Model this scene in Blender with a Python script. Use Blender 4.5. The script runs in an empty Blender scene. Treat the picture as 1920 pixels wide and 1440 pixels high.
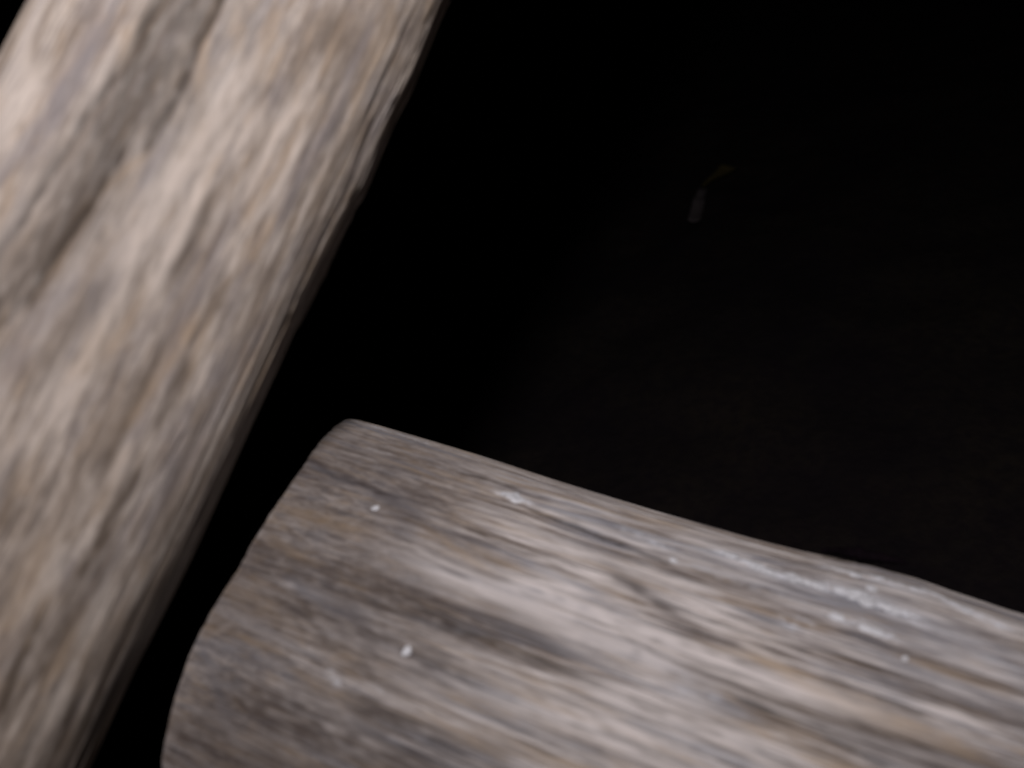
import bpy, math, random
import numpy as np
from mathutils import Matrix, Vector

S = bpy.context.scene
random.seed(4)

# ------------------------------------------------------------------ camera
FPX = 1663.0                    # focal length in pixels of the 1920 px wide photograph
CAM_H = 0.74                    # height of the lens over the ground
down = np.array([0.25, -0.80, -0.54]); down /= np.linalg.norm(down)
Zw = -down
Xw = np.array([1.0, 0, 0]) - Zw[0] * Zw; Xw /= np.linalg.norm(Xw)
Yw = np.cross(Zw, Xw)
R = np.array([Xw, Yw, Zw])      # camera axes -> world axes
CAM = np.array([0, 0, CAM_H])

def to_world(p): return R @ np.asarray(p, float) + CAM
def ray(x, y): return np.array([(x - 960) / FPX, -(y - 720) / FPX, -1.0])

cd = bpy.data.cameras.new("camera")
cam = bpy.data.objects.new("camera", cd)
S.collection.objects.link(cam)
M4 = Matrix.Identity(4)
for i in range(3):
    for j in range(3):
        M4[i][j] = R[i, j]
    M4[i][3] = CAM[i]
cam.matrix_world = M4
cd.sensor_width = 36.0
cd.lens = 36.0 * FPX / 1920.0
cd.clip_start = 0.01
cd.clip_end = 200
cd.dof.use_dof = True
cd.dof.focus_distance = 0.5
cd.dof.aperture_fstop = 8.0
S.camera = cam

# ------------------------------------------------------------------ night sky
w = bpy.data.worlds.new("World")
S.world = w
w.use_nodes = True
nt = w.node_tree
bg = nt.nodes["Background"]
sky = nt.nodes.new("ShaderNodeTexSky")
sky.sky_type = 'NISHITA'
sky.sun_disc = False
sky.sun_elevation = math.radians(-4)
sky.sun_rotation = math.radians(120)
nt.links.new(sky.outputs[0], bg.inputs[0])
bg.inputs[1].default_value = 0.02

# ------------------------------------------------------------------ the camera's flash
ld = bpy.data.lights.new("camera_flash", 'AREA')
ld.shape = 'DISK'
ld.size = 0.034
ld.energy = 1.12
ld.color = (1.0, 0.955, 0.95)
lo = bpy.data.objects.new("camera_flash", ld)
S.collection.objects.link(lo)
Lc = np.array([-0.020, 0.165, 0.03])
aim = np.array([0.0, 0.0, -0.30])
lo.location = to_world(Lc)
dv = Vector(to_world(aim) - to_world(Lc))
lo.rotation_euler = dv.to_track_quat('-Z', 'Y').to_euler()

S.view_settings.view_transform = 'Standard'
S.view_settings.look = 'None'
S.view_settings.exposure = 0
S.view_settings.gamma = 1

# ------------------------------------------------------------------ helpers
def lattice(ix, iy, iz, seed):
    h = (ix * 374761393 + iy * 668265263 + iz * 2147483647 + seed * 974634777) & 0xFFFFFFFF
    h = ((h ^ (h >> 13)) * 1274126177) & 0xFFFFFFFF
    h = ((h ^ (h >> 16)) * 2246822519) & 0xFFFFFFFF
    return ((h ^ (h >> 15)) & 0xFFFFFF) / float(0xFFFFFF)

def noise(x, y, z, seed=0):
    """value noise, -1..1"""
    fx, fy, fz = np.floor(x), np.floor(y), np.floor(z)
    ix, iy, iz = fx.astype(np.int64), fy.astype(np.int64), fz.astype(np.int64)
    tx, ty, tz = x - fx, y - fy, z - fz
    tx = tx * tx * (3 - 2 * tx); ty = ty * ty * (3 - 2 * ty); tz = tz * tz * (3 - 2 * tz)
    out = 0
    for a in (0, 1):
        for b in (0, 1):
            for c in (0, 1):
                wgt = (tx if a else 1 - tx) * (ty if b else 1 - ty) * (tz if c else 1 - tz)
                out = out + wgt * lattice(ix + a, iy + b, iz + c, seed)
    return out * 2 - 1

def fbm(x, y, z, seed, octs=3, gain=0.5):
    s = 0; a = 1; t = 0
    for k in range(octs):
        s = s + a * noise(x * 2 ** k, y * 2 ** k, z * 2 ** k, seed + k * 17); t += a; a *= gain
    return s / t

def mesh_obj(name, verts, faces, mat, parent=None, matrix=None, attrs=None, smooth=True):
    me = bpy.data.meshes.new(name)
    verts = np.asarray(verts, np.float32)
    faces = np.asarray(faces, np.int32)
    k = faces.shape[1]
    me.vertices.add(len(verts)); me.vertices.foreach_set("co", verts.ravel())
    me.loops.add(faces.size); me.loops.foreach_set("vertex_index", faces.ravel())
    me.polygons.add(len(faces))
    me.polygons.foreach_set("loop_start", np.arange(0, faces.size, k, dtype=np.int32))
    me.polygons.foreach_set("loop_total", np.full(len(faces), k, np.int32))
    me.update(calc_edges=True)
    me.validate()
    me.polygons.foreach_set("use_smooth", np.full(len(me.polygons), smooth))
    if attrs:
        for an, arr in attrs.items():
            at = me.attributes.new(an, 'FLOAT', 'POINT')
            at.data.foreach_set("value", np.asarray(arr, np.float32).ravel())
    me.materials.append(mat)
    o = bpy.data.objects.new(name, me)
    S.collection.objects.link(o)
    if parent is not None: o.parent = parent
    if matrix is not None: o.matrix_world = matrix
    return o

def grid_faces(nu, nv, wrap=True):
    """nu rows along, nv columns round"""
    i = np.arange(nu - 1)[:, None]
    j = np.arange(nv if wrap else nv - 1)[None, :]
    jn = (j + 1) % nv
    return np.stack([i * nv + j, i * nv + jn, (i + 1) * nv + jn, (i + 1) * nv + j], -1).reshape(-1, 4)

class N:
    """tiny node-tree writer"""
    def __init__(s, name):
        s.m = bpy.data.materials.new(name); s.m.use_nodes = True
        s.t = s.m.node_tree; s.b = s.t.nodes["Principled BSDF"]
    def n(s, typ, **kw):
        x = s.t.nodes.new(typ)
        for k, v in kw.items(): setattr(x, k, v)
        return x
    def l(s, a, b): s.t.links.new(a, b)
    def attr(s, name): return s.n("ShaderNodeAttribute", attribute_name=name).outputs["Fac"]
    def math(s, op, a, b=None, clamp=False):
        x = s.n("ShaderNodeMath", operation=op, use_clamp=clamp)
        for i, v in enumerate((a, b)):
            if v is None: continue
            if isinstance(v, (int, float)): x.inputs[i].default_value = v
            else: s.l(v, x.inputs[i])
        return x.outputs[0]
    def mix(s, f, a, b, mode='MIX'):
        x = s.n("ShaderNodeMix", data_type='RGBA', blend_type=mode)
        x.clamp_factor = True
        for i, v in ((0, f), (6, a), (7, b)):
            if isinstance(v, (int, float)): x.inputs[i].default_value = v
            elif isinstance(v, tuple): x.inputs[i].default_value = v + (1,)
            else: s.l(v, x.inputs[i])
        return x.outputs[2]
    def noise(s, scale, off=(0, 0, 0), detail=4, rough=0.55, dist=0.0, vec=None):
        mp = s.n("ShaderNodeMapping")
        mp.inputs["Scale"].default_value = scale
        mp.inputs["Location"].default_value = off
        s.l(vec, mp.inputs["Vector"])
        x = s.n("ShaderNodeTexNoise")
        x.inputs["Scale"].default_value = 1
        x.inputs["Detail"].default_value = detail
        x.inputs["Roughness"].default_value = rough
        x.inputs["Distortion"].default_value = dist
        s.l(mp.outputs[0], x.inputs["Vector"])
        return x.outputs["Fac"]
    def rng(s, v, a, b, c=0.0, d=1.0):
        x = s.n("ShaderNodeMapRange", interpolation_type='SMOOTHSTEP')
        s.l(v, x.inputs[0])
        for i, q in enumerate((a, b, c, d)): x.inputs[i + 1].default_value = q
        return x.outputs[0]

def wood(name, across, along, seed, base, pale, grey, ochre, dark, streak=1.0, sheen=0.55):
    """weathered timber: fibres run along local Z"""
    q = N(name)
    tc = q.n("ShaderNodeTexCoord").outputs["Object"]
    # fibres wander a little
    wob = q.n("ShaderNodeTexNoise"); wob.inputs["Scale"].default_value = 14; wob.inputs["Detail"].default_value = 2
    q.l(tc, wob.inputs["Vector"])
    sub = q.n("ShaderNodeVectorMath", operation='SUBTRACT'); q.l(wob.outputs["Color"], sub.inputs[0]); sub.inputs[1].default_value = (.5, .5, .5)
    scl = q.n("ShaderNodeVectorMath", operation='MULTIPLY'); q.l(sub.outputs[0], scl.inputs[0]); scl.inputs[1].default_value = (.0025, .0025, 0)
    add = q.n("ShaderNodeVectorMath", operation='ADD'); q.l(tc, add.inputs[0]); q.l(scl.outputs[0], add.inputs[1])
    v = add.outputs[0]
    A, L = 1 / across, 1 / along
    o = seed * 7.3
    blot = q.noise((A, A, L), (o, 1, 2), 4, .65, .0, v)
    strk = q.noise((A * 2.6, A * 2.6, L * .8), (3, o, 1), 5, .65, .0, v)
    fine = q.noise((A * 9, A * 9, L * 3.0), (9, 2, o), 3, .6, .0, v)
    fibre = q.noise((A * 5.5, A * 5.5, L * 2.6), (4, o, 6), 3, .62, .0, v)
    big = q.noise((A * .22, A * .22, L * .40), (o, o, 5), 2, .5, .0, v)
    och = q.noise((A * 1.15, A * 1.15, L * 1.1), (1, o, o), 4, .62, .1, v)
    gry = q.noise((A * .9, A * .9, L * .8), (o, 8, o), 4, .62, .1, v)
    c = q.mix(q.rng(blot, .36, .62), base, pale)
    c = q.mix(q.math('MULTIPLY', q.rng(gry, .50, .64), .75), c, grey)
    c = q.mix(q.math('MULTIPLY', q.rng(och, .52, .66), .75), c, ochre)
    c = q.mix(q.math('MULTIPLY', q.rng(strk, .50, .34), .85 * streak), c, dark)
    c = q.mix(q.math('MULTIPLY', q.rng(fine, .52, .30), .38 * streak), c, dark)
    c = q.mix(q.math('MULTIPLY', q.rng(fibre, .50, .36), .50 * streak), c, dark)
    c = q.mix(q.math('MULTIPLY', q.rng(fibre, .54, .68), .55 * streak), c, pale)
    c = q.mix(q.math('MULTIPLY', q.rng(big, .52, .34), .30), c, dark)
    # the darker ends are blotchy rather than striped
    mo = q.noise((A * 2.4, A * 2.4, 170), (7, o, 2), 4, .65, .5, tc)
    mo2 = q.noise((A * 1.3, A * 1.3, 90), (1, 5, o), 3, .6, .5, tc)
    mc = q.mix(q.rng(mo, .34, .66), tuple(.55 * u + .45 * v_ for u, v_ in zip(dark, base)), tuple(.6 * u + .4 * v_ for u, v_ in zip(base, pale)))
    mc = q.mix(q.math('MULTIPLY', q.rng(mo2, .52, .66), .6), mc, ochre)
    mc = q.mix(q.math('MULTIPLY', q.rng(mo2, .46, .34), .6), mc, tuple(.5 * v_ for v_ in grey))
    c = q.mix(q.math('MULTIPLY', q.attr("blotch"), .75), c, mc)
    # hand placed weathering, painted shade and painted rim light carried by the mesh
    br = q.n("ShaderNodeMath", operation='ADD')
    c = q.mix(q.attr("ochre_wear"), c, ochre)
    c = q.mix(q.attr("grey_wear_rimlight"), c, grey)
    c = q.mix(q.attr("pale_tone"), c, pale)
    c = q.mix(q.attr("dark_wear_shade"), c, dark)
    c = q.mix(q.math('MULTIPLY', q.attr("crack"), .85), c, (dark[0] * .35, dark[1] * .32, dark[2] * .32))
    film_rimlight = q.math('MULTIPLY', q.attr("lichen_rimlight"), q.rng(q.noise((560, 560, 300), (2, 5, o), 4, .7, .4, tc), .40, .58))
    c = q.mix(film_rimlight, c, lin(226, 227, 236))
    q.l(c, q.b.inputs["Base Color"])
    q.b.inputs["Roughness"].default_value = sheen
    q.b.inputs["Specular IOR Level"].default_value = .35
    q.b.inputs["Diffuse Roughness"].default_value = 1.0
    h = q.math('ADD', q.math('MULTIPLY', strk, 1.0), q.math('MULTIPLY', fine, .45))
    bp = q.n("ShaderNodeBump"); bp.inputs["Strength"].default_value = .5; bp.inputs["Distance"].default_value = .0008
    q.l(h, bp.inputs["Height"]); q.l(bp.outputs[0], q.b.inputs["Normal"])
    return q.m

# ------------------------------------------------------------------ log geometry from its outline lines
def fit_cylinder(vp_dir, pa, pb, r):
    """cylinder of radius r along vp_dir whose outline runs through pixels pa and pb; camera space"""
    a = vp_dir / np.linalg.norm(vp_dir)
    def perp(p):
        v = ray(*p); v = v - v.dot(a) * a
        return v / np.linalg.norm(v)
    va, vb = perp(pa), perp(pb)
    half = math.acos(max(-1, min(1, va.dot(vb)))) / 2
    mid = va + vb; mid /= np.linalg.norm(mid)
    return mid * (r / math.sin(half)), a          # point of the axis nearest the camera, direction

class Log:
    def __init__(s, c, a, r):
        s.c, s.a, s.r = c, a, r
        s.e1 = -c / np.linalg.norm(c)             # towards the camera: theta = 0
        s.e2 = np.cross(a, s.e1)
        s.off = 0.0
    def hit(s, x, y):
        """pixel -> (theta, s) on the ideal cylinder"""
        d = ray(x, y)
        dp = d - d.dot(s.a) * s.a
        A = dp.dot(dp); B = -2 * dp.dot(s.c); C = s.c.dot(s.c) - s.r ** 2
        disc = B * B - 4 * A * C
        t = (-B - math.sqrt(max(disc, 0))) / (2 * A)
        p = d * t
        q = p - s.c
        return math.atan2(q.dot(s.e2), q.dot(s.e1)), p.dot(s.a)
    def matrix(s):
        m = Matrix.Identity(4)
        for j, ax in enumerate((s.e1, s.e2, s.a)):
            wv = R @ ax
            for i in range(3): m[i][j] = wv[i]
        cw = to_world(s.c)
        for i in range(3): m[i][3] = cw[i]
        return m
    def streaks(s, TH, SS, items, fall=2.0):
        """sum of soft lengthwise marks given as (x0,y0,x1,y1,width_px,strength)"""
        out = np.zeros_like(TH)
        wob = noise(SS * 60, TH * 3, SS * 0, 5) * .0005 + noise(SS * 220, TH * 5, SS * 0, 6) * .0003
        rag = .72 + .45 * noise(SS * 260, TH * s.r * 700, SS * 0, 7)
        for (x0, y0, x1, y1, wpx, st) in items:
            t0, s0 = s.hit(x0, y0); t1, s1 = s.hit(x1, y1)
            wd = wpx / FPX * abs((s.c * 1.0)[2]) * .8
            du = (t1 - t0) * s.r; dsv = s1 - s0
            Ln = math.hypot(du, dsv) + 1e-9
            ux, uy = du / Ln, dsv / Ln
            pu = (TH - t0) * s.r + wob; pv = SS - s0
            al = pu * ux + pv * uy; ac = pu * uy - pv * ux
            e = wd * .9
            over = np.maximum(0, np.maximum(-al, al - Ln)) / (e * fall)
            taper = 1.0
            g = np.exp(-(ac / (wd * .5)) ** 2 - over ** 2) * taper
            out = np.maximum(out, st * g * np.clip(rag + .25, 0, 1.1))
        return out

# ================================================================== MATERIALS
def lin(r, g, b, k=1.0):
    f = lambda u: ((u / 255 + .055) / 1.055) ** 2.4 if u > 10 else u / 255 / 12.92
    return (f(r) * k, f(g) * k, f(b) * k)

m_near = wood("weathered_wood_pale", .0060, .026, 1,
              lin(152, 138, 127), lin(208, 196, 188), lin(134, 127, 130), lin(178, 156, 134), lin(76, 64, 55), streak=.72)
m_far = wood("weathered_wood_brown", .0044, .052, 2,
             lin(136, 123, 114), lin(222, 214, 213), lin(128, 131, 143), lin(172, 150, 126), lin(70, 59, 56), streak=1.1)

def plain(name, col, rough=.8, nscale=300, var=.25):
    q = N(name)
    tc = q.n("ShaderNodeTexCoord").outputs["Object"]
    n = q.noise((nscale,) * 3, (0, 0, 0), 4, .6, 0, tc)
    c = q.mix(q.rng(n, .3, .7), tuple(v * (1 - var) for v in col), tuple(min(1, v * (1 + var)) for v in col))
    q.l(c, q.b.inputs["Base Color"]); q.b.inputs["Roughness"].default_value = rough
    bp = q.n("ShaderNodeBump"); bp.inputs["Strength"].default_value = .4; bp.inputs["Distance"].default_value = .0006
    q.l(n, bp.inputs["Height"]); q.l(bp.outputs[0], q.b.inputs["Normal"])
    return q.m
m_lichen = plain("white_lichen", lin(214, 213, 219), .9, 700, .22)
m_end = plain("end_grain_wood", (.035, .028, .024), .9, 200, .4)
m_bark = plain("dark_bark", (.005, .003, .0045), .9, 240, .4)

m_bark.node_tree.nodes["Principled BSDF"].inputs["Specular IOR Level"].default_value = .03
# ================================================================== THE SETTING
gx = np.linspace(-1, 1, 260)
sx = np.sign(gx) * (np.abs(gx) * 2.2 + np.abs(gx) ** 6 * 60)
gcen = to_world(ray(1300, 400) * 1.75)
X, Y = np.meshgrid(sx + gcen[0], sx + gcen[1], indexing='ij')
Zg = .030 * fbm(X * 2.2, Y * 2.2, X * 0, 31, 3) + .012 * fbm(X * 14, Y * 14, X * 0, 37, 3)
q = N("dark_soil")
tc = q.n("ShaderNodeTexCoord").outputs["Object"]
a = q.noise((3, 3, 3), (0, 0, 0), 5, .6, 0, tc); b = q.noise((60, 60, 60), (0, 0, 0), 5, .65, 0, tc)
c = q.mix(q.rng(a, .35, .65), (.028, .019, .025), (.056, .042, .034))
c = q.mix(q.rng(b, .35, .65), q.mix(.6, c, (.022, .014, .022)), c)
q.l(c, q.b.inputs["Base Color"]); q.b.inputs["Roughness"].default_value = .95
bp = q.n("ShaderNodeBump"); bp.inputs["Strength"].default_value = .8; bp.inputs["Distance"].default_value = .006
q.l(b, bp.inputs["Height"]); q.l(bp.outputs[0], q.b.inputs["Normal"])
ground = mesh_obj("ground", np.stack([X, Y, Zg], -1).reshape(-1, 3), grid_faces(260, 260, False), q.m)
ground["kind"] = "structure"
ground["label"] = "dark bare soil far below the two logs, lost in the night"

# ================================================================== NEAR LOG (left)
# vanishing direction of its two outlines
def meet(p1, p2, p3, p4):
    d1 = (p2[0] - p1[0], p2[1] - p1[1]); d2 = (p4[0] - p3[0], p4[1] - p3[1])
    den = d1[0] * d2[1] - d1[1] * d2[0]
    t = ((p3[0] - p1[0]) * d2[1] - (p3[1] - p1[1]) * d2[0]) / den
    return (p1[0] + d1[0] * t, p1[1] + d1[1] * t)
vpA = meet((845, 0), (170, 1440), (50, 0), (-700, 1440))
cA, aA = fit_cylinder(ray(*vpA), (845, 0), (50, 0), .050)
LA = Log(cA, aA, .050)
print("NEAR", cA, aA)

def axial(lo, a, b, hi, fine, coarse):
    return np.concatenate([np.arange(lo, a, coarse), np.arange(a, b, fine), np.arange(b, hi, coarse)])

def build_tube(L, s_rows, n_th, radial, attr_fn, end_fn=None):
    # rows finer on the half that faces the camera
    k = np.linspace(-1, 1, n_th, endpoint=False)
    th = math.pi * (0.62 * k + 0.38 * k ** 3)
    TH, SS = np.meshgrid(th, s_rows)
    if end_fn is not None:
        e = end_fn(TH)
        SS = SS + e * np.exp(-np.maximum(SS - s_rows[0], 0) / .25)
    rad = radial(TH, SS)
    return TH, SS, rad

# ---- marks traced as places on the wood
A_band = [(365, 0, 215, 210, 105, 1.0), (300, 110, 120, 400, 95, 1.0), (150, 340, 0, 560, 90, .9)]
A_crack = [(300, 0, 0, 478, 22, .75), (210, 150, 110, 322, 26, .4),
           (415, 0, 285, 262, 16, .6),
           (225, 300, 50, 560, 20, .85), (60, 570, 25, 600, 12, .5),
           (700, 235, 640, 380, 12, .8), (650, 420, 590, 560, 13, 1.0), (600, 530, 540, 660, 9, .8), (560, 560, 470, 740, 8, .6),
           (760, 60, 700, 200, 10, .7), (800, 40, 735, 190, 9, .8), (720, 290, 660, 420, 8, .7), (690, 300, 560, 590, 6, .5),
           (630, 380, 520, 640, 5, .5), (520, 640, 440, 810, 6, .5), (490, 620, 400, 800, 6, .35), (480, 760, 430, 860, 9, .5),
           (340, 820, 290, 900, 10, .35), (250, 960, 180, 1080, 10, .3), (120, 780, 60, 900, 9, .3)]
A_dark = [(430, 880, 250, 1260, 54, .42), (300, 1120, 170, 1400, 70, .40), (372, 0, 225, 220, 105, .5), (310, 110, 130, 400, 95, .5), (150, 350, 0, 570, 85, .42),  # first entries paint in shade along the lower right edge, then dark marks
          (270, 70, 225, 180, 40, .6), (415, 0, 290, 262, 22, .6),
          (620, 60, 560, 150, 40, .25), (390, 390, 330, 500, 24, .4), (420, 540, 350, 660, 20, .3),
          (300, 660, 200, 850, 26, .35), (170, 560, 90, 700, 40, .25), (340, 700, 300, 780, 30, .35),
          (250, 900, 150, 1080, 34, .45), (180, 1090, 90, 1240, 40, .35), (60, 1200, 0, 1330, 36, .45), (320, 950, 280, 1040, 30, .3),
          (380, 960, 300, 1110, 44, .5), (240, 1180, 170, 1340, 60, .5), (130, 1340, 90, 1440, 50, .4),
          (20, 900, 0, 960, 30, .3), (640, 440, 590, 560, 20, .5)]
A_pale = [(430, 180, 250, 460, 60, .60), (370, 370, 300, 520, 40, .75), (560, 180, 480, 320, 30, .45), (450, 210, 400, 290, 30, .5),
          (60, 60, 20, 200, 60, .5), (60, 170, 10, 260, 34, .4), (110, 300, 20, 440, 60, .45), (560, 260, 520, 350, 22, .6), (480, 220, 440, 290, 22, .6),
          (180, 600, 60, 800, 70, .35), (330, 300, 240, 420, 30, .4), (235, 840, 215, 890, 24, .45), (470, 560, 440, 640, 22, .3)]
A_ochre = [(390, 60, 375, 130, 26, .7), (270, 300, 200, 350, 18, .6), (150, 400, 110, 480, 26, .8), (150, 100, 40, 250, 16, .4),
           (560, 240, 470, 400, 20, .5), (400, 320, 370, 380, 20, .5), (350, 630, 250, 770, 30, .6), (260, 560, 220, 640, 22, .4), (20, 380, 0, 420, 20, .5),
           (390, 600, 360, 680, 20, .5), (230, 860, 190, 940, 20, .4), (60, 1080, 20, 1180, 44, .35), (150, 1150, 110, 1240, 24, .3), (640, 40, 610, 120, 20, .4)]
A_grey = [(170, 90, 90, 220, 60, .6), (60, 250, 0, 340, 40, .5), (300, 290, 270, 350, 30, .4), (420, 440, 330, 620, 40, .4),
          (640, 190, 560, 320, 40, .4), (680, 90, 640, 190, 40, .5), (450, 680, 330, 900, 50, .4), (110, 560, 30, 680, 50, .5), (280, 930, 180, 1090, 50, .4)]

def A_rad(TH, SS):
    r = LA.r
    x, y = np.cos(TH) * r, np.sin(TH) * r
    d = .0013 * fbm(x * 22, y * 22, SS * 7, 3, 3)
    d += .00045 * fbm(x * 130, y * 130, SS * 16, 9, 3)
    d += .0002 * noise(x * 420, y * 420, SS * 30, 12)
    # the drying checks of the timber
    cr = np.clip(noise(x * 210, y * 210, SS * 9, 15) - .55, 0, 1) / .45
    cr = cr * np.clip(noise(x * 30, y * 30, SS * 20, 16) + .1, 0, 1)
    return d, cr

# outline as seen: deviation of the right-hand edge from the straight line, in pixels
edgeA = [(0, 0), (120, 8), (180, 3), (250, 4), (330, 9), (360, 4), (380, 6), (430, 3), (500, 0), (650, 2), (860, 2), (1050, 4), (1200, 0), (1300, -4), (1440, -2)]
sA = [LA.hit(845 - .46875 * y - 30, y)[1] for y, _ in edgeA]
thR = LA.hit(845 - .46875 * 700 - 1, 700)[0]
def edge_corr(TH, SS, ss, dev, th0, L, wid=.5):
    o = np.argsort(ss)
    v = np.interp(SS, np.array(ss)[o], np.array(dev)[o])
    depth = abs(L.c[2])
    return v / FPX * depth * np.exp(-((TH - th0) / wid) ** 2)

mA = LA.matrix()
# ground contact
def s_to_ground(L):
    # parameter at which the axis meets the ground
    cw = to_world(L.c); aw = R @ L.a
    return -cw[2] / aw[2]
sgA = s_to_ground(LA)
s_vis = [LA.hit(600, 0)[1], LA.hit(0, 1440)[1]]
lo_s, hi_s = min(s_vis) - .05, max(s_vis) + .05
lowA = min(sgA, lo_s - .1) - .02
rows = axial(lowA, lo_s, hi_s, hi_s + .45, .0011, .012)
TH, SS, _ = build_tube(LA, rows, 620, lambda t, s: 0, None)
d, cr = A_rad(TH, SS)
crack = np.clip(LA.streaks(TH, SS, A_crack) * 1.1, 0, 1)
band = LA.streaks(TH, SS, A_band)
fw = np.exp(-((TH - thR) / .62) ** 2)
fib = fbm(LA.r * TH * 620, SS * 9, SS * 0, 87, 2)
sil = fw * .0004 * fib + edge_corr(TH, SS, sA, [v for _, v in edgeA], thR, LA, .35)
rad = LA.r * (1 - .02 * 0) + d + sil - .0011 * crack - .0005 * cr - .0006 * np.clip(band, 0, 1)
near = bpy.data.objects.new("log", None); S.collection.objects.link(near)
near.matrix_world = Matrix.Translation(Vector(to_world(cA + aA * sgA)))
near.empty_display_size = .05
near["label"] = "pale blurred round log slanting steeply across the left side, with a long dark split"
near["category"] = "log"
near["group"] = "weathered logs"
bpy.context.view_layer.update()
V = np.stack([rad * np.cos(TH), rad * np.sin(TH), SS], -1)
F = grid_faces(len(rows), TH.shape[1])
mesh_obj("trunk", V.reshape(-1, 3), F, m_near, near, mA,
         dict(crack=np.clip(crack * .9 + cr * .5, 0, 1),
              dark_wear_shade=np.clip(1.75 * LA.streaks(TH, SS, A_dark) + fw * np.clip(-fib * 2.2, 0, .8), 0, .85),
              pale_tone=np.clip(LA.streaks(TH, SS, A_pale), 0, .9),
              ochre_wear=np.clip(LA.streaks(TH, SS, A_ochre), 0, .8),
              grey_wear_rimlight=np.clip(LA.streaks(TH, SS, A_grey), 0, .8), lichen_rimlight=TH * 0, blotch=TH * 0 + .35))

def end_disc(name, ring, parent, matrix, mat, bulge):
    n = len(ring); cen = ring.mean(0)
    K = 14
    vs = []
    for k in range(K):
        f = 1 - k / K
        p = cen + (ring - cen) * f
        h = noise(p[:, 0] * 160, p[:, 1] * 160, p[:, 1] * 0, 51) * .0012
        p = p.copy(); p[:, 2] += h * (k > 0) + bulge * (1 - f * f) * .002
        vs.append(p)
    vs = np.concatenate(vs + [cen[None]])
    fq = grid_faces(K, n)
    last = (K - 1) * n
    tri = np.array([[last + i, last + (i + 1) % n, K * n, K * n] for i in range(n)])
    tris = np.concatenate([fq[:, [0, 1, 2]], fq[:, [0, 2, 3]], tri[:, :3]])
    return mesh_obj(name, vs, tris, mat, parent, matrix)
end_disc("cut_end", V[-1][::4], near, mA, m_end, 1)

# a long splinter lifting off the right-hand edge of the near log
def splinter(L, matrix, parent, pts, wid, thick, mat, lift, name="splinter"):
    th_s = [L.hit(*p) for p in pts]
    n = 26
    t = np.linspace(0, 1, n)
    tt = np.linspace(0, 1, len(th_s))
    th = np.interp(t, tt, [a for a, _ in th_s]); ss = np.interp(t, tt, [b for _, b in th_s])
    th = th + noise(t * 7, t * 0, t * 0, 77) * .006
    prof = np.sin(np.clip(t * 1.02, 0, 1) * math.pi) ** .45
    vs = []
    ring = 8
    for i in range(n):
        for k in range(ring):
            a_ = 2 * math.pi * k / ring
            rg = 1 + .45 * float(noise(np.array([i * .9]), np.array([k * .3]), np.array([0.]), 83)[0])
            rr = L.r + lift * (.4 + .6 * t[i]) + math.sin(a_) * thick * prof[i] * rg
            tq = th[i] + math.cos(a_) * wid * prof[i] / L.r
            vs.append((rr * math.cos(tq), rr * math.sin(tq), ss[i]))
    fq = grid_faces(n, ring)
    tris = [fq[:, [0, 1, 2]], fq[:, [0, 2, 3]]]
    cap = [[0, k + 1, k] for k in range(1, ring - 1)] + [[(n - 1) * ring, (n - 1) * ring + k, (n - 1) * ring + k + 1] for k in range(1, ring - 1)]
    return mesh_obj(name, vs, np.concatenate(tris + [np.array(cap)]), mat, parent, matrix)
splinter(LA, mA, near, [(560, 620), (620, 500), (680, 372)], .0006, .0005, m_near, .0004)
splinter(LA, mA, near, [(640, 420), (690, 300), (735, 200)], .0006, .0004, m_near, .0001)
splinter(LA, mA, near, [(690, 270), (745, 160), (800, 40)], .0006, .0004, m_near, .0001)

# ================================================================== FAR LOG (lower right)
vB = np.array([-.90, .224, -.38])
vpx = (960 + FPX * vB[0] / .38, 720 - FPX * vB[1] / .38)
cB, aB = fit_cylinder(-vB, (650, 780), (258, 1913), .120)
LB = Log(cB, aB, .120)
print("FAR", cB, aB, vpx)
mB = LB.matrix()
endpx = [(652, 782), (612, 812), (598, 826), (572, 862), (545, 903), (522, 932), (500, 967), (470, 1016), (440, 1070), (408, 1118), (380, 1172), (354, 1228), (331, 1290), (314, 1345), (304, 1390), (298, 1440), (299, 1520), (312, 1620)]
eh = [LB.hit(*p) for p in endpx]
eth = np.array([a for a, _ in eh]); es = np.array([b for _, b in eh])
o_ = np.argsort(eth); eth, es = eth[o_], es[o_]
def end_fn(TH):
    P = 2 * math.pi
    e = np.interp(TH, np.concatenate([[-math.pi], eth, [math.pi]]),
                  np.concatenate([[(es[0] + es[-1]) / 2], es, [(es[0] + es[-1]) / 2]]))
    return e
s0 = float(es.mean())
sgB = s_to_ground(LB)
print("sgB", sgB, "s0", s0, "th", eth[0], eth[-1], "spread", es.min(), es.max())
hi_vis = LB.hit(1920, 1440)[1]; hv2 = LB.hit(1920, 1170)[1]
hi_s = max(hi_vis, hv2) + .05
rel = np.concatenate([np.array([0, .0004, .0009, .0015, .0023]), np.arange(.0032, hi_s - s0, .0012), np.arange(hi_s - s0, sgB - s0 + .1, .015)])
k = np.linspace(-1, 1, 760, endpoint=False)
th = math.pi * (0.62 * k + 0.38 * k ** 3)
TH, RL = np.meshgrid(th, rel)
EN = end_fn(TH)
SS = s0 + RL + (EN - s0) * np.exp(-RL / .12) + .0003 * noise(TH * 22, TH * 0, TH * 0, 61) * np.exp(-RL / .01)
x, y = np.cos(TH) * LB.r, np.sin(TH) * LB.r

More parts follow.
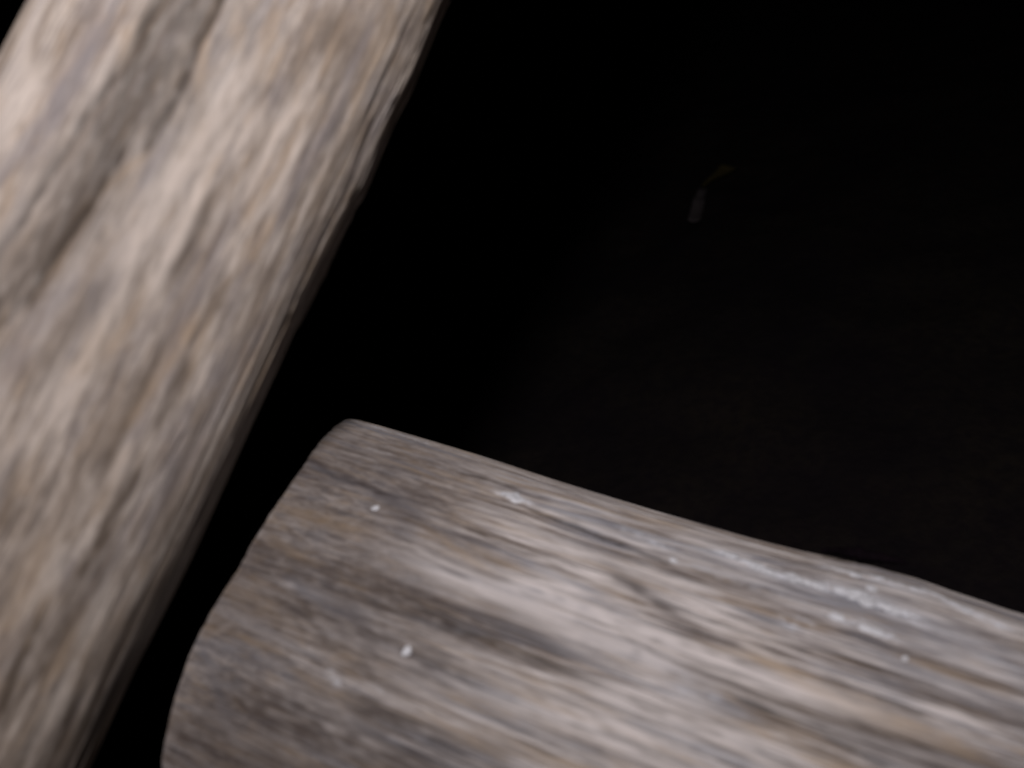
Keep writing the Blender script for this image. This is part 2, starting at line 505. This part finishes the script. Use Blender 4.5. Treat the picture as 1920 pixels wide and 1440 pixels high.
B_crack = [(640, 850, 930, 925, 8, .3), (860, 880, 960, 905, 10, .9), (1000, 950, 1250, 1050, 15, .9), (1250, 1050, 1420, 1105, 10, .6), (950, 930, 1010, 950, 12, .5),
           (880, 990, 1060, 1065, 8, .45), (790, 1140, 920, 1205, 9, .7), (900, 1200, 1010, 1250, 7, .5), (760, 1220, 900, 1290, 8, .45),
           (1200, 1110, 1380, 1180, 12, .6), (1380, 1180, 1500, 1215, 10, .5), (1190, 1100, 1230, 1125, 22, .5),
           (1180, 1200, 1390, 1290, 10, .5), (1400, 1320, 1560, 1380, 12, .6), (1540, 1370, 1650, 1430, 12, .5), (1560, 1270, 1720, 1340, 10, .45),
           (1150, 1380, 1290, 1440, 9, .5), (680, 1330, 860, 1410, 9, .45), (700, 1130, 800, 1170, 12, .3), (840, 1180, 880, 1190, 14, .5),
           (1560, 1110, 1700, 1150, 9, .3), (1700, 1130, 1850, 1180, 9, .4), (560, 870, 700, 920, 16, .4), (1540, 1065, 1600, 1085, 18, .5),
           (560, 1215, 640, 1250, 7, .3), (1040, 1060, 1200, 1130, 6, .35), (980, 1110, 1160, 1180, 6, .35), (900, 1120, 1120, 1220, 5, .3),
           (1000, 1230, 1300, 1370, 6, .3), (1250, 1230, 1480, 1330, 6, .3), (1100, 1290, 1330, 1390, 5, .3)]
B_dark = [(600, 870, 720, 930, 56, .50), (560, 960, 760, 1040, 60, .25), (700, 960, 880, 1010, 50, .40), (780, 960, 900, 1030, 60, .25),
          (520, 1040, 820, 1150, 150, .42), (560, 1140, 780, 1230, 110, .42), (480, 1230, 640, 1330, 90, .25), (520, 1330, 720, 1410, 130, .50), (340, 1360, 560, 1440, 70, .4), 
          (420, 1390, 600, 1440, 60, .40), (820, 1040, 930, 1080, 24, .35), (760, 1030, 860, 1075, 20, .3),
          (1180, 1090, 1250, 1140, 44, .35), (1500, 1200, 1700, 1280, 40, .3), (1380, 1090, 1620, 1200, 90, .16), (1150, 960, 1500, 1050, 30, .2), (1640, 1390, 1760, 1440, 60, .3), (1260, 1020, 1500, 1110, 22, .25),
          (1360, 1010, 1500, 1050, 18, .35), (880, 880, 1000, 925, 26, .4), (990, 1230, 1120, 1270, 20, .3), (1600, 1250, 1900, 1350, 50, .25),
          (1820, 1180, 1920, 1220, 40, .35)]
B_pale = [(1060, 960, 1400, 1080, 40, .35), (860, 1080, 1200, 1220, 84, .65), (1050, 1120, 1330, 1230, 46, .55), (1000, 1000, 1180, 1070, 50, .45), (960, 1290, 1180, 1400, 90, .5),  # paler streaks, most of them through the middle of the log
          (1400, 1265, 1560, 1310, 50, .5), (1240, 1340, 1440, 1430, 60, .5), (1360, 1190, 1420, 1220, 26, .4), (800, 1300, 900, 1360, 50, .3), (1170, 1320, 1300, 1400, 60, .5),
          (1060, 1080, 1160, 1100, 40, .4), (1420, 1110, 1560, 1150, 30, .2), (940, 920, 1050, 960, 14, .5), (1100, 980, 1210, 1020, 14, .6), (660, 1195, 740, 1220, 20, .3)]
B_ochre = [(700, 850, 780, 880, 16, .5), (560, 960, 640, 985, 40, .5), (800, 990, 900, 1060, 22, .5), (900, 1030, 960, 1060, 20, .5), (410, 1090, 480, 1130, 40, .4),
           (520, 1010, 560, 1040, 20, .4), (780, 870, 900, 905, 14, .4), (1440, 1240, 1500, 1280, 30, .5), (1560, 1310, 1660, 1350, 40, .6), (1640, 1330, 1780, 1390, 40, .5), (1380, 1120, 1420, 1140, 20, .3),
           (1260, 1045, 1290, 1050, 10, .6), (460, 1195, 520, 1220, 12, .6), (1760, 1250, 1860, 1290, 40, .35), (1000, 930, 1100, 960, 12, .3)]
B_grey = [(1150, 985, 1420, 1090, 90, .35), (1400, 1070, 1700, 1180, 130, .45), (1700, 1150, 1920, 1260, 120, .45), (655, 792, 850, 850, 26, .85), (640, 830, 800, 880, 18, .4), (600, 880, 740, 940, 30, .6), (800, 1060, 980, 1110, 30, .5), (1180, 1000, 1250, 1020, 26, .8),  # the upper left edge entry paints in bluish rim light
          (1000, 1060, 1100, 1100, 24, .6), (1220, 1230, 1340, 1310, 40, .55), (1290, 1290, 1340, 1310, 30, .6), (1100, 1140, 1250, 1200, 26, .4), (560, 1100, 640, 1150, 30, .5),
          (420, 1210, 500, 1240, 30, .5), (1640, 1170, 1800, 1220, 30, .4), (1700, 1250, 1900, 1320, 40, .45), (380, 1200, 420, 1320, 30, .3)]

B_lichen_rimlight = [(656, 786, 800, 830, 26, .62), (800, 828, 900, 860, 14, .4), (850, 850, 1000, 895, 10, .2), (935, 916, 990, 936, 26, .6), (1340, 1026, 1460, 1078, 26, .75), (1460, 1076, 1560, 1108, 30, .8), (1550, 1100, 1720, 1164, 38, .8),  # first entries paint bluish rim light on the upper edge, then lichen
          (1560, 1062, 1720, 1108, 48, .85), (1590, 1072, 1620, 1080, 20, .5), (1740, 1110, 1880, 1172, 44, .85), (1830, 1150, 1880, 1180, 20, .5),
          (1170, 985, 1250, 1020, 30, .45), (1270, 1004, 1330, 1026, 14, .5), (1540, 1146, 1590, 1168, 20, .5), (1600, 1165, 1670, 1198, 24, .65),
          (1466, 1164, 1484, 1174, 22, .5), (1500, 1160, 1520, 1170, 18, .45), (1300, 1060, 1520, 1140, 30, .2),
          (620, 1262, 634, 1276, 18, .4), (1250, 1040, 1276, 1054, 14, .5),
          (1280, 1290, 1340, 1312, 24, .25), (690, 840, 850, 880, 10, .25), (700, 1285, 720, 1300, 12, .3), (1640, 1120, 1900, 1260, 30, .15)]
d = .0014 * fbm(x * 16, y * 16, SS * 5, 23, 3) * np.clip((SS - s0) / .2 + .2, 0, 1)
d += .0005 * fbm(x * 110, y * 110, SS * 10, 29, 3)
d += .0003 * noise(x * 380, y * 380, SS * 16, 41)
cr = np.clip(noise(x * 190, y * 190, SS * 6, 43) - .5, 0, 1) / .5 * np.clip(noise(x * 26, y * 26, SS * 12, 44) + .35, 0, 1)
crack = np.clip(LB.streaks(TH, SS, B_crack) * 1.1, 0, 1)
edgeB = [(650, 0), (760, -1), (860, -4), (1000, -10), (1200, -13), (1400, -10), (1500, -6), (1560, -1), (1640, 5), (1720, 4), (1800, -1), (1920, -6), (2100, -6)]
sB = []; dB = []
for px, dv_ in edgeB:
    yy = 780 + .287 * (px - 650)
    sB.append(LB.hit(px - 4, yy + 14)[1]); dB.append(dv_)
thU = LB.hit(1200, 780 + .287 * 550 + 1)[0]
sil = edge_corr(TH, SS, sB, dB, thU, LB, .4)
round_off = -.0012 * np.exp(-RL / .0008)
rad = LB.r + d + sil + round_off - .0011 * crack - .0006 * cr
thL = LB.hit(700, 1300)[0]
# burr at the upper corner of the cut
far = bpy.data.objects.new("log", None); S.collection.objects.link(far)
far.matrix_world = Matrix.Translation(Vector(to_world(cB + aB * sgB)))
far.empty_display_size = .05
far["label"] = "thick brown-grey log in the lower right, sawn end towards the left, streaked with white lichen"
far["category"] = "log"
far["group"] = "weathered logs"
bpy.context.view_layer.update()
V = np.stack([rad * np.cos(TH), rad * np.sin(TH), SS], -1)
# browner sawn end, darkened in its colour for the near log's soft shadow
fine_mask = np.clip(.5 + 1.3 * fbm(x * 420, y * 420, SS * 22, 81, 2), 0, 1)
blotch = np.clip(np.exp(-(np.maximum(RL - .045, 0) / .025) ** 2) * (.9 + .4 * noise(x * 50, y * 50, SS * 30, 73)), 0, 1)
end_shade = .50 * np.exp(-(np.maximum(RL - .040, 0) / .022) ** 2) * (.75 + .6 * noise(x * 70, y * 70, SS * 45, 71)) * np.clip((TH * 0 + (TH - thU) * np.sign(thL - thU)) / .35, .15, 1)
mesh_obj("trunk", V.reshape(-1, 3), grid_faces(len(rel), TH.shape[1]), m_far, far, mB,
         dict(crack=np.clip(crack * .9 + cr * .5, 0, 1),
              dark_wear_shade=np.clip(np.maximum(1.5 * LB.streaks(TH, SS, B_dark), end_shade), 0, .9),
              pale_tone=np.clip(1.6 * LB.streaks(TH, SS, B_pale), 0, .85) * (.45 + .55 * fine_mask),
              ochre_wear=np.clip(LB.streaks(TH, SS, B_ochre), 0, .8),
              grey_wear_rimlight=np.clip(LB.streaks(TH, SS, B_grey), 0, .85),
              blotch=blotch, lichen_rimlight=np.clip(LB.streaks(TH, SS, B_lichen_rimlight, .6), 0, .9)))
end_disc("cut_end", V[0][::4], far, mB, m_end, -1)

splinter(LB, mB, far, [(1535, 1042), (1590, 1052), (1640, 1066), (1700, 1084)], .003, .0020, m_bark, .0050, "bark_flake")
# ---- lichen crusts: thin raised pads following the wood
def lichen(L, matrix, parent, p0, p1, wpx, seed, thick=.0006):
    t0, s0_ = L.hit(*p0); t1, s1_ = L.hit(*p1)
    P = lambda t, s_: np.array([t * L.r, s_])
    a_, b_ = P(t0, s0_), P(t1, s1_)
    Ln = np.linalg.norm(b_ - a_); dep = .30
    wd = wpx * 1.35 / FPX * dep / 2
    u = (b_ - a_) / (Ln + 1e-9) if Ln > 1e-6 else np.array([0., 1.]); v = np.array([-u[1], u[0]])
    mid = (a_ + b_) / 2; hl = Ln / 2 + wd * .4
    n = 48; K = 6
    ang = np.linspace(0, 2 * math.pi, n, endpoint=False)
    ex = np.sign(np.cos(ang)) * np.abs(np.cos(ang)) ** .8 * hl
    ey = np.sin(ang) * wd
    rag = 1 + .8 * noise(ex * 420, ey * 420, ang * 0 + seed, 91) + .2 * noise(ang * 6, ang * 0, ang * 0 + seed, 92)
    vs = []
    for k_ in range(K + 1):
        f = 1 - k_ / K
        uu = ex * (1 + .08 * (rag - 1)) * f; vv = ey * rag * f
        q_ = mid[None] + uu[:, None] * u + vv[:, None] * v
        thh = q_[:, 0] / L.r
        hh = (thick * (1 - f ** 4) * (.6 + .5 * noise(q_[:, 0] * 900, q_[:, 1] * 900, ang * 0, 93))) - .0002 * (k_ == 0)
        rr = surf(thh, q_[:, 1]) + hh
        vs.append(np.stack([rr * np.cos(thh), rr * np.sin(thh), q_[:, 1]], -1))
    vs = np.concatenate(vs)
    return mesh_obj("lichen_patch", vs, grid_faces(K + 1, n), m_lichen, parent, matrix)

# radius of the finished far log at (theta, s) by nearest grid sample
def surf(thh, sv):
    j = np.clip(np.searchsorted(th, thh), 0, len(th) - 1)
    out = []
    for jj, s_ in zip(j, sv):
        i = min(np.searchsorted(SS[:, jj], s_), len(rel) - 1)
        out.append(rad[max(i - 2, 0):i + 3, jj].mean())
    return np.array(out) + .0003
LP = [((945, 920), (980, 932), 20), ((1350, 1030), (1386, 1042), 13), ((1392, 1048), (1430, 1062), 20), ((1430, 1066), (1456, 1076), 14),
      ((1474, 1078), (1505, 1090), 24), ((1508, 1090), (1545, 1102), 18), ((1562, 1104), (1590, 1112), 12), ((1590, 1112), (1640, 1134), 24),
      ((1640, 1134), (1690, 1152), 20), ((1690, 1150), (1712, 1158), 9), ((1625, 1106), (1640, 1112), 13),
      ((1592, 1076), (1612, 1082), 10), ((1556, 1154), (1580, 1162), 12), ((1612, 1176), (1655, 1190), 13),
      ((761, 1217), (765, 1223), 13), ((701, 951), (706, 955), 9), ((1694, 1235), (1699, 1238), 9), ((1259, 1046), (1267, 1051), 8),
      ((1803, 1142), (1822, 1150), 10)]
for i, (a_, b_, w_) in enumerate(LP):
    lichen(LB, mB, far, a_, b_, w_, i * 3.7 + .5)

# ================================================================== LITTER on the ground
def ground_hit(x, y):
    d_ = R @ ray(x, y); t = -CAM_H / d_[2]
    return CAM + d_ * t
def gz(x, y):
    X_ = np.array([x]); Y_ = np.array([y])
    return float((.030 * fbm(X_ * 2.2, Y_ * 2.2, X_ * 0, 31, 3) + .012 * fbm(X_ * 14, Y_ * 14, X_ * 0, 37, 3))[0])
def strip(name, path, widths, mat, curl, label, cat):
    pts = [ground_hit(*p) for p in path]
    n = 24
    t = np.linspace(0, 1, n); tt = np.linspace(0, 1, len(pts))
    P_ = np.stack([np.interp(t, tt, [p[i] for p in pts]) for i in range(3)], -1)
    W = np.interp(t, np.linspace(0, 1, len(widths)), widths)
    vs = []
    m = 9
    dirn = P_[-1] - P_[0]; dirn /= np.linalg.norm(dirn)
    side = np.cross(dirn, [0, 0, 1.0])
    for lay in (0, 1):
        for i in range(n):
            for k_ in range(m):
                f = (k_ / (m - 1) - .5) * 2
                p = P_[i] + side * f * W[i] / 2
                z = gz(P_[i][0], P_[i][1]) + .012 + curl * (f * f) * W[i] * .5 + .006 * math.sin(t[i] * 3.1)
                vs.append((p[0], p[1], z - .0006 * lay))
    f1 = grid_faces(n, m, False)
    f2 = f1[:, ::-1] + n * m
    edge = [(i * m, (i + 1) * m) for i in range(n - 1)] + [((i + 1) * m + m - 1, i * m + m - 1) for i in range(n - 1)]
    edge += [(k_ + 1, k_) for k_ in range(m - 1)] + [((n - 1) * m + k_, (n - 1) * m + k_ + 1) for k_ in range(m - 1)]
    rim = np.array([[a_, b_, b_ + n * m, a_ + n * m] for a_, b_ in edge])
    o = mesh_obj(name, vs, np.concatenate([f1, f2, rim]), mat)
    o["label"] = label; o["category"] = cat
    return o
m_stalk = plain("dry_pale_stalk", (.25, .21, .22), .8, 160, .2)
m_leaf = plain("dry_ochre_leaf", (.15, .115, .035), .8, 160, .3)
strip("dry_stalk", [(1303, 420), (1312, 388), (1322, 358)], [.024, .024, .020, .014], m_stalk, .5,
      "short pale straight dry stalk lying on the dark ground behind the logs", "stalk")
strip("dry_leaf", [(1318, 352), (1345, 338), (1362, 330), (1382, 322)], [.008, .016, .030, .046, .012], m_leaf, .6,
      "small ochre curled dry leaf just above the pale stalk on the dark ground", "leaf")
